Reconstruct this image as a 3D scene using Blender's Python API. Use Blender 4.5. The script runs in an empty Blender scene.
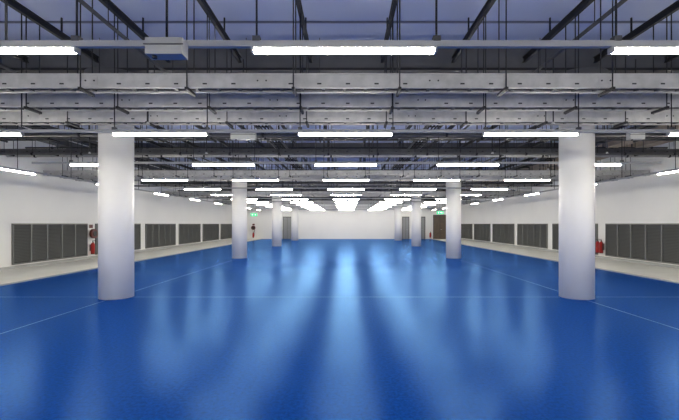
import bpy, bmesh, math, random
from mathutils import Vector, Matrix
random.seed(4)
S = bpy.context.scene
try:
    S.view_settings.view_transform = 'Standard'
except Exception as e:
    print(e)
CAM = 1.6

# ---------------------------------------------------------------- materials
def mat(name, col, rough=0.5, metal=0.0, emit=None, estr=0.0, noise=0.0, nscale=3.0, spec=0.5):
    m = bpy.data.materials.new(name); m.use_nodes = True
    nt = m.node_tree; b = nt.nodes['Principled BSDF']
    b.inputs['Base Color'].default_value = (*col, 1)
    b.inputs['Roughness'].default_value = rough
    b.inputs['Metallic'].default_value = metal
    b.inputs['Specular IOR Level'].default_value = spec
    if emit:
        b.inputs['Emission Color'].default_value = (*emit, 1)
        b.inputs['Emission Strength'].default_value = estr
    tc = nt.nodes.new('ShaderNodeTexCoord')
    if noise > 0:
        n = nt.nodes.new('ShaderNodeTexNoise'); n.inputs['Scale'].default_value = nscale
        n.inputs['Detail'].default_value = 5
        nt.links.new(tc.outputs['Object'], n.inputs['Vector'])
        r = nt.nodes.new('ShaderNodeValToRGB')
        r.color_ramp.elements[0].position = 0.3; r.color_ramp.elements[1].position = 0.7
        r.color_ramp.elements[0].color = (*[c*(1-noise) for c in col], 1)
        r.color_ramp.elements[1].color = (*[min(1, c*(1+noise)) for c in col], 1)
        nt.links.new(n.outputs['Fac'], r.inputs['Fac'])
        nt.links.new(r.outputs['Color'], b.inputs['Base Color'])
    return m

def floor_mat():
    m = bpy.data.materials.new('blue_epoxy'); m.use_nodes = True
    nt = m.node_tree; nt.nodes.clear(); N = nt.nodes.new; Lk = nt.links.new
    out = N('ShaderNodeOutputMaterial'); tc = N('ShaderNodeTexCoord')
    n1 = N('ShaderNodeTexNoise'); n1.inputs['Scale'].default_value = 26; n1.inputs['Detail'].default_value = 6
    n1.inputs['Roughness'].default_value = 0.7
    Lk(tc.outputs['Object'], n1.inputs['Vector'])
    r = N('ShaderNodeValToRGB')
    r.color_ramp.elements[0].position = 0.36; r.color_ramp.elements[0].color = (0.0008,0.030,0.20,1)
    r.color_ramp.elements[1].position = 0.68; r.color_ramp.elements[1].color = (0.0015,0.056,0.36,1)
    Lk(n1.outputs['Fac'], r.inputs['Fac'])
    n2 = N('ShaderNodeTexNoise'); n2.inputs['Scale'].default_value = 26; n2.inputs['Detail'].default_value = 3
    Lk(tc.outputs['Object'], n2.inputs['Vector'])
    bp = N('ShaderNodeBump'); bp.inputs['Distance'].default_value = 0.0018
    Lk(n2.outputs['Fac'], bp.inputs['Height'])
    d = N('ShaderNodeBsdfDiffuse'); Lk(r.outputs['Color'], d.inputs['Color'])
    g = N('ShaderNodeBsdfGlossy'); g.inputs['Color'].default_value = (0.25,0.54,1.0,1); g.inputs['Roughness'].default_value = 0.22
    Lk(bp.outputs['Normal'], g.inputs['Normal'])
    fr = N('ShaderNodeFresnel'); fr.inputs['IOR'].default_value = 1.42
    mu = N('ShaderNodeMath'); mu.operation = 'MULTIPLY'; mu.inputs[1].default_value = 0.64
    Lk(fr.outputs[0], mu.inputs[0])
    mx = N('ShaderNodeMixShader'); Lk(mu.outputs[0], mx.inputs[0]); Lk(d.outputs[0], mx.inputs[1]); Lk(g.outputs[0], mx.inputs[2])
    Lk(mx.outputs[0], out.inputs['Surface'])
    return m
M_floor = floor_mat()
M_joint = mat('floor_joint_sealant', (0.08, 0.19, 0.45), rough=0.5)
M_walk = mat('walkway_screed', (0.80, 0.80, 0.75), rough=0.5, noise=0.05, nscale=1.2)
M_wall = mat('white_wall_paint', (0.88, 0.88, 0.87), rough=0.6, noise=0.02, nscale=0.7)
M_col = mat('white_column_paint', (0.95, 0.95, 0.94), rough=0.45, noise=0.01, nscale=2)
M_colg = mat('column_top_shade_grey', (0.25, 0.26, 0.28), rough=0.7, noise=0.1, nscale=2)  # white column's unlit upper part, its shade put into the colour
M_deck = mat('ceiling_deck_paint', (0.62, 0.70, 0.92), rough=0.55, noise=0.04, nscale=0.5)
M_seam = mat('ceiling_seam', (0.2, 0.22, 0.3), rough=0.6)
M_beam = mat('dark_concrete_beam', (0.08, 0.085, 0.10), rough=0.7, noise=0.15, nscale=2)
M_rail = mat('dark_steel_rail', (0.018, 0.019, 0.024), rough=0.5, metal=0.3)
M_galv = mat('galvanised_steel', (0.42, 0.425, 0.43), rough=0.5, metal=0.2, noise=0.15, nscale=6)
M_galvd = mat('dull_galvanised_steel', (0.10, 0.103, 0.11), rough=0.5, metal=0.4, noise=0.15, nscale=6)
M_trunk = mat('white_trunking', (0.42, 0.43, 0.43), rough=0.5)
M_tube = mat('light_diffuser', (0.9, 0.9, 0.9), emit=(1.0, 0.935, 0.81), estr=84)
M_louv = mat('louvre_grey', (0.17, 0.175, 0.175), rough=0.5, metal=0.2)
M_louvb = mat('louvre_dark', (0.04, 0.04, 0.04), rough=0.8)
M_red = mat('extinguisher_red', (0.38, 0.02, 0.02), rough=0.3)
M_dred = mat('hose_reel_red', (0.10, 0.012, 0.01), rough=0.4)
M_black = mat('black_plastic', (0.015, 0.015, 0.015), rough=0.5)
M_green = mat('exit_sign_green', (0.0, 0.35, 0.12), emit=(0.0, 0.8, 0.3), estr=0.8)
M_white = mat('sign_white', (0.85, 0.85, 0.85), emit=(0.8, 1, 0.85), estr=1.0)
M_door = mat('door_grey', (0.26, 0.27, 0.28), rough=0.5)
M_wood = mat('door_timber', (0.12, 0.09, 0.07), rough=0.5, noise=0.15, nscale=4)
M_warm = mat('duct_insulation', (0.30, 0.25, 0.20), rough=0.6, noise=0.2, nscale=3)

# ---------------------------------------------------------------- helpers
class B:
    def __init__(s): s.bm = bmesh.new(); s.mats = []
    def mi(s, m):
        if m not in s.mats: s.mats.append(m)
        return s.mats.index(m)
    def box(s, x0, x1, y0, y1, z0, z1, m):
        i = s.mi(m)
        v = [s.bm.verts.new(p) for p in ((x0,y0,z0),(x1,y0,z0),(x1,y1,z0),(x0,y1,z0),(x0,y0,z1),(x1,y0,z1),(x1,y1,z1),(x0,y1,z1))]
        for q in ((0,3,2,1),(4,5,6,7),(0,1,5,4),(1,2,6,5),(2,3,7,6),(3,0,4,7)):
            f = s.bm.faces.new([v[k] for k in q]); f.material_index = i
    def cyl(s, p0, p1, r0, m, r1=None, n=8, smooth=True):
        i = s.mi(m); r1 = r0 if r1 is None else r1
        p0 = Vector(p0); p1 = Vector(p1); d = (p1-p0).normalized()
        a = d.orthogonal().normalized(); b = d.cross(a)
        A = []; C = []
        for k in range(n):
            t = 2*math.pi*k/n; o = a*math.cos(t)+b*math.sin(t)
            A.append(s.bm.verts.new(p0+o*r0)); C.append(s.bm.verts.new(p1+o*r1))
        for k in range(n):
            f = s.bm.faces.new((A[k], A[(k+1)%n], C[(k+1)%n], C[k])); f.material_index = i; f.smooth = smooth
        f = s.bm.faces.new(A[::-1]); f.material_index = i
        f = s.bm.faces.new(C); f.material_index = i
    def mesh(s, name):
        bmesh.ops.recalc_face_normals(s.bm, faces=s.bm.faces)
        me = bpy.data.meshes.new(name); s.bm.to_mesh(me); s.bm.free()
        for m in s.mats: me.materials.append(m)
        return me
    def obj(s, name, loc=(0,0,0), rz=0):
        return place(s.mesh(name), name, loc, rz)
def place(me, name, loc=(0,0,0), rz=0):
    o = bpy.data.objects.new(name, me); o.location = loc; o.rotation_euler = (0,0,rz)
    S.collection.objects.link(o); return o

WX = 11.9; YB = -7.0; YF = 42.3; ZC = 5.35; BX = 8.95
COLX = 5.04; COLY = [8.7+10*i for i in range(4)]
BEAMY = [-1.3]+COLY
E = 0.02
def topz(y, z=ZC):
    for c in BEAMY:
        if abs(y-c) < 0.45: return min(z, 4.81)
    return z

# ---------------------------------------------------------------- shell
b = B(); b.box(-BX, BX, YB, YF, -0.2, 0, M_floor); b.obj('floor')
b = B(); b.box(-WX, -BX, YB, YF, -0.2, 0.0, M_walk); b.obj('floor_walkway_left')
b = B(); b.box(BX, WX, YB, YF, -0.2, 0.0, M_walk); b.obj('floor_walkway_right')
b = B()
for x in (-COLX, COLX):
    b.box(x-0.01, x+0.01, YB, YF, 0, 0.0015, M_joint)
for y in COLY[:3]:
    b.box(-BX, BX, y-0.008, y+0.008, 0, 0.001, M_joint)
b.obj('floor_joints')
b = B(); b.box(-WX-0.2, -WX, YB-0.2, YF+0.2, -0.2, ZC+0.2, M_wall); b.obj('wall_left')
b = B(); b.box(WX, WX+0.2, YB-0.2, YF+0.2, -0.2, ZC+0.2, M_wall); b.obj('wall_right')
b = B(); b.box(-WX, WX, YF, YF+0.2, -0.2, ZC+0.2, M_wall); b.obj('wall_far')
b = B(); b.box(-WX, WX, YB-0.2, YB, -0.2, ZC+0.2, M_wall); b.obj('wall_back')
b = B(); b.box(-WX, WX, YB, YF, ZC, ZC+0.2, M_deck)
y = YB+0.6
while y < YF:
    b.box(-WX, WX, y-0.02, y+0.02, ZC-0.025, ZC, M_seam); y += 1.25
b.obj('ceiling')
for s, n in ((-1,'left'),(1,'right')):
    b = B(); x0, x1 = sorted((s*WX, s*(WX-0.015)))
    b.box(x0, x1, YB, YF, 0, 0.1, M_trunk); b.obj('baseboard_'+n)
    b = B(); x0, x1 = sorted((s*(BX-0.03), s*(BX+0.05)))
    b.box(x0, x1, YB, YF, 0, 0.03, M_trunk); b.obj('trim_'+('1' if s<0 else '2'))

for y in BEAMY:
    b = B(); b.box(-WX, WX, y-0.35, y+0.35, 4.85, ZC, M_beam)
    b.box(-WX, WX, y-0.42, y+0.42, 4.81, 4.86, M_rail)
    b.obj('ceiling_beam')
RX = [0.74+1.48*k for k in range(-8, 8)]
ys = [YB]+[v for c in BEAMY for v in (c-0.42, c+0.42)]+[YF]
segs = [(ys[i], ys[i+1]) for i in range(0, len(ys), 2)]
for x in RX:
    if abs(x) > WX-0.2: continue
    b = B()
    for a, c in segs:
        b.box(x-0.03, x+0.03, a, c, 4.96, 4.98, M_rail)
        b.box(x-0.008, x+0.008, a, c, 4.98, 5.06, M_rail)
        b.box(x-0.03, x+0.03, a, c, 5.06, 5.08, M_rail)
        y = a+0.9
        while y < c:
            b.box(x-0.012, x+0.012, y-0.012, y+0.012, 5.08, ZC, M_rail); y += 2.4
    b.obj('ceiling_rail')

# ---------------------------------------------------------------- columns
cb = B(); R = 0.345
cb.cyl((0,0,0), (0,0,3.86), R, M_col, n=64)
cb.cyl((0,0,3.86), (0,0,4.81), R, M_colg, n=64)  # same shaft, painted darker for the shade above the lights
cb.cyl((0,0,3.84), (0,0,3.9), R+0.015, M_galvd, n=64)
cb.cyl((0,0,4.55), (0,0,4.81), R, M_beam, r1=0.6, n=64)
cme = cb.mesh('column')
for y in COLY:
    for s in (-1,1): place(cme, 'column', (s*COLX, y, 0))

# ---------------------------------------------------------------- lights
LZ = 3.03
def light_mesh():
    b = B(); L = 0.74
    b.box(-L, L, -0.024, 0.024, 0.0, 0.032, M_tube)
    b.box(-L-0.02, L+0.02, -0.022, 0.022, 0.032, 0.045, M_trunk)
    b.box(-L-0.02, -L, -0.032, 0.032, -0.003, 0.045, M_trunk)
    b.box(L, L+0.02, -0.032, 0.032, -0.003, 0.045, M_trunk)
    return b.mesh('linear_ceiling_light')
lme = light_mesh()
rows = [-5.9, -3.7, -0.3, 3.27, 6.33]
for c in COLY:
    for q in (0.9, 4.25, 7.65):
        if c+q < YF-0.3 and c+q < 39: rows.append(c+q)
rows.append(40.2)
LX = [-5.9,-2.95,0,2.95,5.9]
for y in rows:
    for x in LX: place(lme, 'linear_ceiling_light', (x-0.02, y, LZ-0.02))
    b = B()
    b.box(-7.6, 7.6, y-0.02, y+0.02, LZ+0.025, LZ+0.075, M_trunk)
    for x in RX:
        if abs(x) < 7.6:
            b.cyl((x,y,LZ+0.07),(x,y,topz(y,4.96)), 0.009, M_rail, n=6)
            b.box(x-0.03,x+0.03,y-0.03,y+0.03,LZ+0.07,LZ+0.11,M_galvd)
    b.obj('lighting_trunking')
for s in (-1,1):
    y = 10.65-4.25*4
    while y < YF-1:
        place(lme, 'linear_ceiling_light', (s*BX, y, LZ-0.02), math.pi/2)
        y += 4.25
    b = B()
    b.box(s*BX-0.02, s*BX+0.02, YB+E, YF-E, LZ+0.025, LZ+0.075, M_trunk)
    y = YB+1
    while y < YF:
        b.cyl((s*BX,y,LZ+0.07),(s*BX,y,topz(y)), 0.009, M_rail, n=6); y += 2.1
    b.obj('lighting_trunking')

# ---------------------------------------------------------------- cable trays (transverse)
def tray(y, z, h, w, m, x0=-WX+E, x1=WX-E, rods=True):
    b = B()
    for yy in (y, y+w):
        b.box(x0, x1, yy-0.004, yy+0.004, z, z+h, m)
        b.box(x0, x1, yy-0.02, yy+0.02, z, z+0.012, m)
        b.box(x0, x1, yy-0.02, yy+0.02, z+h-0.012, z+h, m)
    b.box(x0, x1, y+0.004, y+w-0.004, z+0.035, z+0.042, M_rail)
    x = x0+0.15
    while x < x1:
        b.box(x-0.02, x+0.02, y, y+w, z+0.012, z+0.035, M_galvd); x += 0.3
    x = x0+1.1
    while x < x1:
        b.box(x-0.1, x+0.1, y-0.012, y-0.004, z+0.04, z+h-0.04, m)
        for q in (-0.06, 0.06):
            b.cyl((x+q,y-0.02,z+h/2),(x+q,y-0.012,z+h/2),0.012,M_rail,n=6)
        x += 2.4
    x = x0+0.3
    while x < x1:
        b.box(x-0.03, x+0.03, y-0.006, y-0.004, z+0.05, z+0.07, M_rail); x += 0.4
    for k in range(3):
        yy = y+0.05+k*(w-0.1)/2
        b.cyl((x0,yy,z+0.065),(x1,yy,z+0.065),0.022,M_black,n=6)
    if rods:
        for x in RX:
            if x0 < x < x1:
                for yy in (y-0.03, y+w+0.03):
                    b.cyl((x,yy,z-0.05),(x,yy,topz(yy,4.97)),0.009,M_rail,n=6)
                b.box(x-0.02,x+0.02,y-0.06,y+w+0.06,z-0.04,z,M_rail)
    b.obj('cable_tray')
for c in BEAMY:
    tray(c-3.15, CAM+1.90, 0.20, 0.20, M_galv)
    tray(c-2.25, CAM+1.90, 0.22, 0.22, M_galv)
    tray(c-1.30, CAM+1.90, 0.22, 0.22, M_galv)
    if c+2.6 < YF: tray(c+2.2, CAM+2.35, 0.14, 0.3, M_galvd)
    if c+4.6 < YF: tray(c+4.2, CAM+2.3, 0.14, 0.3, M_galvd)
YL = 9.3
for x in (-8.1, -2.2, 2.3, 7.9):
    b = B()
    for q in (-0.18, 0.18):
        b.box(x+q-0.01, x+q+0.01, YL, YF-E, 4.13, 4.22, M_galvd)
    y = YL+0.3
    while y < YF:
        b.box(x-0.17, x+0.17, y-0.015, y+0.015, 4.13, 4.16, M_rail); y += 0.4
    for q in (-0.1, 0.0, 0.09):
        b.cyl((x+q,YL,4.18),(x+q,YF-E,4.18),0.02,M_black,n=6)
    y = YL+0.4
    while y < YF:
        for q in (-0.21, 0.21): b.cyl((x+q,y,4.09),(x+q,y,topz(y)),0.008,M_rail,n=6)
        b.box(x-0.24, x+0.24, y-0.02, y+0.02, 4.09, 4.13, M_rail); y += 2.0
    b.obj('cable_ladder')

for c in COLY:
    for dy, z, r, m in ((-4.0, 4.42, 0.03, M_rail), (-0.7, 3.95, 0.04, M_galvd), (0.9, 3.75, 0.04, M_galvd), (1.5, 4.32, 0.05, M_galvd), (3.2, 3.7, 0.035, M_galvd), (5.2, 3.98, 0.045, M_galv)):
        y = c+dy
        if y > YF-0.3: continue
        b = B()
        b.cyl((-WX+E,y,z),(WX-E,y,z),r,m,n=12)
        for x in RX:
            if abs(x+0.2) > WX-0.1: continue
            b.cyl((x+0.2,y,z),(x+0.2,y,topz(y)),0.007,M_rail,n=6)
            b.cyl((x+0.17,y,z),(x+0.23,y,z),r+0.012,M_rail,n=12)
        b.obj('services_pipe')
for x in (-6.6,-3.6,3.75,6.7):
    b = B(); b.cyl((x,YB+E,4.62),(x,YF-E,4.62),0.03,M_galvd,n=10)
    y = YB+1
    while y < YF-1.3:
        b.cyl((x,y,4.62),(x,y,topz(y)),0.007,M_rail,n=6)
        b.cyl((x,y+1.2,4.62),(x,y+1.2,3.45),0.012,M_rail,n=6)
        b.cyl((x,y+1.2,3.45),(x,y+1.2,3.41),0.02,M_galv,r1=0.035,n=10)
        y += 3.0
    b.obj('sprinkler_pipe')
for (x,z,w,h,m) in ((9.8,4.42,0.45,0.2,M_warm),(10.9,4.42,0.5,0.24,M_warm),(-10.6,4.5,0.4,0.2,M_galvd)):
    b = B(); b.box(x-w/2,x+w/2,YB+E,YF-E,z,z+h,m)
    y = YB+0.8
    while y < YF:
        b.box(x-w/2-0.02,x+w/2+0.02,y-0.02,y+0.02,z-0.02,z+h+0.02,M_galvd)
        b.cyl((x-w/2-0.03,y,z-0.02),(x-w/2-0.03,y,topz(y)),0.008,M_rail,n=6)
        b.cyl((x+w/2+0.03,y,z-0.02),(x+w/2+0.03,y,topz(y)),0.008,M_rail,n=6)
        y += 1.5
    b.obj('ventilation_duct')

def jbox(x,y,z,w,h):
    b = B(); b.box(x-w/2,x+w/2,y-0.06,y+0.06,z,z+h,M_trunk)
    b.box(x-w/2-0.01,x+w/2+0.01,y-0.07,y-0.06,z+h*0.55,z+h*0.6,M_galvd)
    b.cyl((x,y,z+h),(x,y,4.96),0.01,M_rail)
    b.cyl((x-w*0.3,y-0.02,z-0.02),(x-w*0.3,y-0.02,z),0.02,M_black)
    b.obj('junction_box')
jbox(-1.43,3.16,CAM+1.33,0.29,0.13)
jbox(-2.1,8.1,CAM+1.72,0.5,0.16)
jbox(5.9,8.1,CAM+1.72,0.3,0.16)

# ---------------------------------------------------------------- louvres
def louvre():
    b = B(); L = 4.05; z0, z1 = 0.15, 1.62
    b.box(0,0.01,0,L,z0,z1,M_louvb)
    b.box(0,0.07,0,L,z0,z0+0.05,M_louv); b.box(0,0.07,0,L,z1-0.05,z1,M_louv)
    n = 5
    for k in range(n+1):
        y = k*L/n; b.box(0,0.07,max(0,y-0.03),min(L,y+0.03),z0,z1,M_louv)
    z = z0+0.08
    while z < z1-0.06:
        i = b.mi(M_louv)
        v = [b.bm.verts.new(p) for p in ((0.055,0,z),(0.055,L,z),(0.01,L,z+0.045),(0.01,0,z+0.045))]
        f = b.bm.faces.new(v); f.material_index = i
        z += 0.055
    return b.mesh('louvre_vent')
lv = louvre()
for k in range(-2, 6):
    y0 = 14.1+4.68*k
    place(lv, 'louvre_vent', (-WX, y0, 0))
    place(lv, 'louvre_vent', (WX, y0+4.05, 0), math.pi)

# ---------------------------------------------------------------- fire kit
def extinguisher(x,y,z,rz=0):
    b = B()
    b.cyl((0,0,0.02),(0,0,0.46),0.085,M_red,n=20)
    b.cyl((0,0,0),(0,0,0.02),0.075,M_black,n=20)
    b.cyl((0,0,0.46),(0,0,0.54),0.085,M_red,r1=0.03,n=20)
    b.cyl((0,0,0.54),(0,0,0.60),0.022,M_black,n=10)
    b.box(-0.02,0.02,-0.13,0.02,0.60,0.615,M_black)
    b.box(-0.02,0.02,-0.12,0.02,0.635,0.65,M_black)
    b.cyl((0.02,0,0.58),(0.1,0,0.5),0.012,M_black); b.cyl((0.1,0,0.5),(0.1,0,0.15),0.012,M_black,r1=0.018)
    b.box(-0.05,0.05,0.08,0.12,0.15,0.45,M_galvd)
    b.obj('fire_extinguisher',(x,y,z),rz)
def reel(x,y,z,rz):
    b = B()
    b.cyl((0,-0.1,0),(0,0.02,0),0.22,M_dred,n=28)
    b.cyl((0,-0.12,0),(0,-0.1,0),0.12,M_black,n=20)
    b.cyl((0,0.02,0),(0,0.09,0),0.05,M_black,n=12)
    b.cyl((0.15,-0.05,-0.12),(0.12,-0.05,-0.5),0.02,M_black)
    b.box(-0.12,0.12,0.075,0.09,0.26,0.42,M_dred)
    b.obj('fire_hose_reel',(x,y,z),rz)
extinguisher(-WX+0.13,18.42,0.2,math.pi/2)
reel(-WX+0.1,18.47,1.15,math.pi/2)
extinguisher(WX-0.13,18.35,0.25,-math.pi/2)
extinguisher(WX-0.13,18.6,0.25,-math.pi/2)
extinguisher(-9.9,YF-0.13,0.15,0); reel(-9.9,YF-0.1,1.2,0)
extinguisher(8.9,YF-0.13,0.15,0)

# ---------------------------------------------------------------- far doors & signs
def door(n,x0,x1,h,m):
    b = B()
    b.box(x0,x1,YF-0.05,YF,0,h,m)
    for a,c in ((x0-0.08,x0),(x1,x1+0.08)): b.box(a,c,YF-0.08,YF,0,h+0.08,M_galvd)
    b.box(x0-0.08,x1+0.08,YF-0.08,YF,h,h+0.08,M_galvd)
    b.box((x0+x1)/2-0.01,(x0+x1)/2+0.01,YF-0.055,YF-0.05,0,h,M_black)
    b.box((x0+x1)/2+0.05,(x0+x1)/2+0.2,YF-0.1,YF-0.08,1.0,1.03,M_galv)
    b.box((x0+x1)/2+0.05,(x0+x1)/2+0.07,YF-0.08,YF-0.05,1.0,1.03,M_galv)
    b.obj('door_%d'%n)
door(1,-6.7,-5.9,2.3,M_door); door(2,6.0,6.6,2.3,M_door); door(3,9.3,10.6,2.5,M_wood); door(4,7.6,8.3,2.3,M_door)
def exitsign(x,y,z):
    b = B(); b.box(-0.3,0.3,-0.03,0.03,-0.13,0.13,M_green)
    b.box(-0.2,-0.12,-0.034,-0.03,-0.06,0.06,M_white)
    b.box(-0.04,0.2,-0.034,-0.03,-0.015,0.015,M_white)
    b.box(0.13,0.2,-0.034,-0.03,-0.05,0.05,M_white)
    for sx in (-0.2,0.2): b.cyl((sx,0,0.13),(sx,0,ZC-z),0.006,M_rail)
    b.obj('exit_sign',(x,y,z))
exitsign(-8.6,36.9,2.45); exitsign(8.7,36.9,2.65)

# ---------------------------------------------------------------- world, camera
w = bpy.data.worlds.new('world'); S.world = w; w.use_nodes = True
w.node_tree.nodes['Background'].inputs[0].default_value = (0.3,0.4,0.6,1)
w.node_tree.nodes['Background'].inputs[1].default_value = 0.1
cd = bpy.data.cameras.new('camera'); co = bpy.data.objects.new('camera', cd); S.collection.objects.link(co)
co.location = (0,0,CAM); co.rotation_euler = (math.pi/2,0,0)
cd.sensor_width = 36; cd.lens = 397/679*36
cd.shift_x = -7/679; cd.shift_y = 14/679
cd.clip_end = 200
S.camera = co
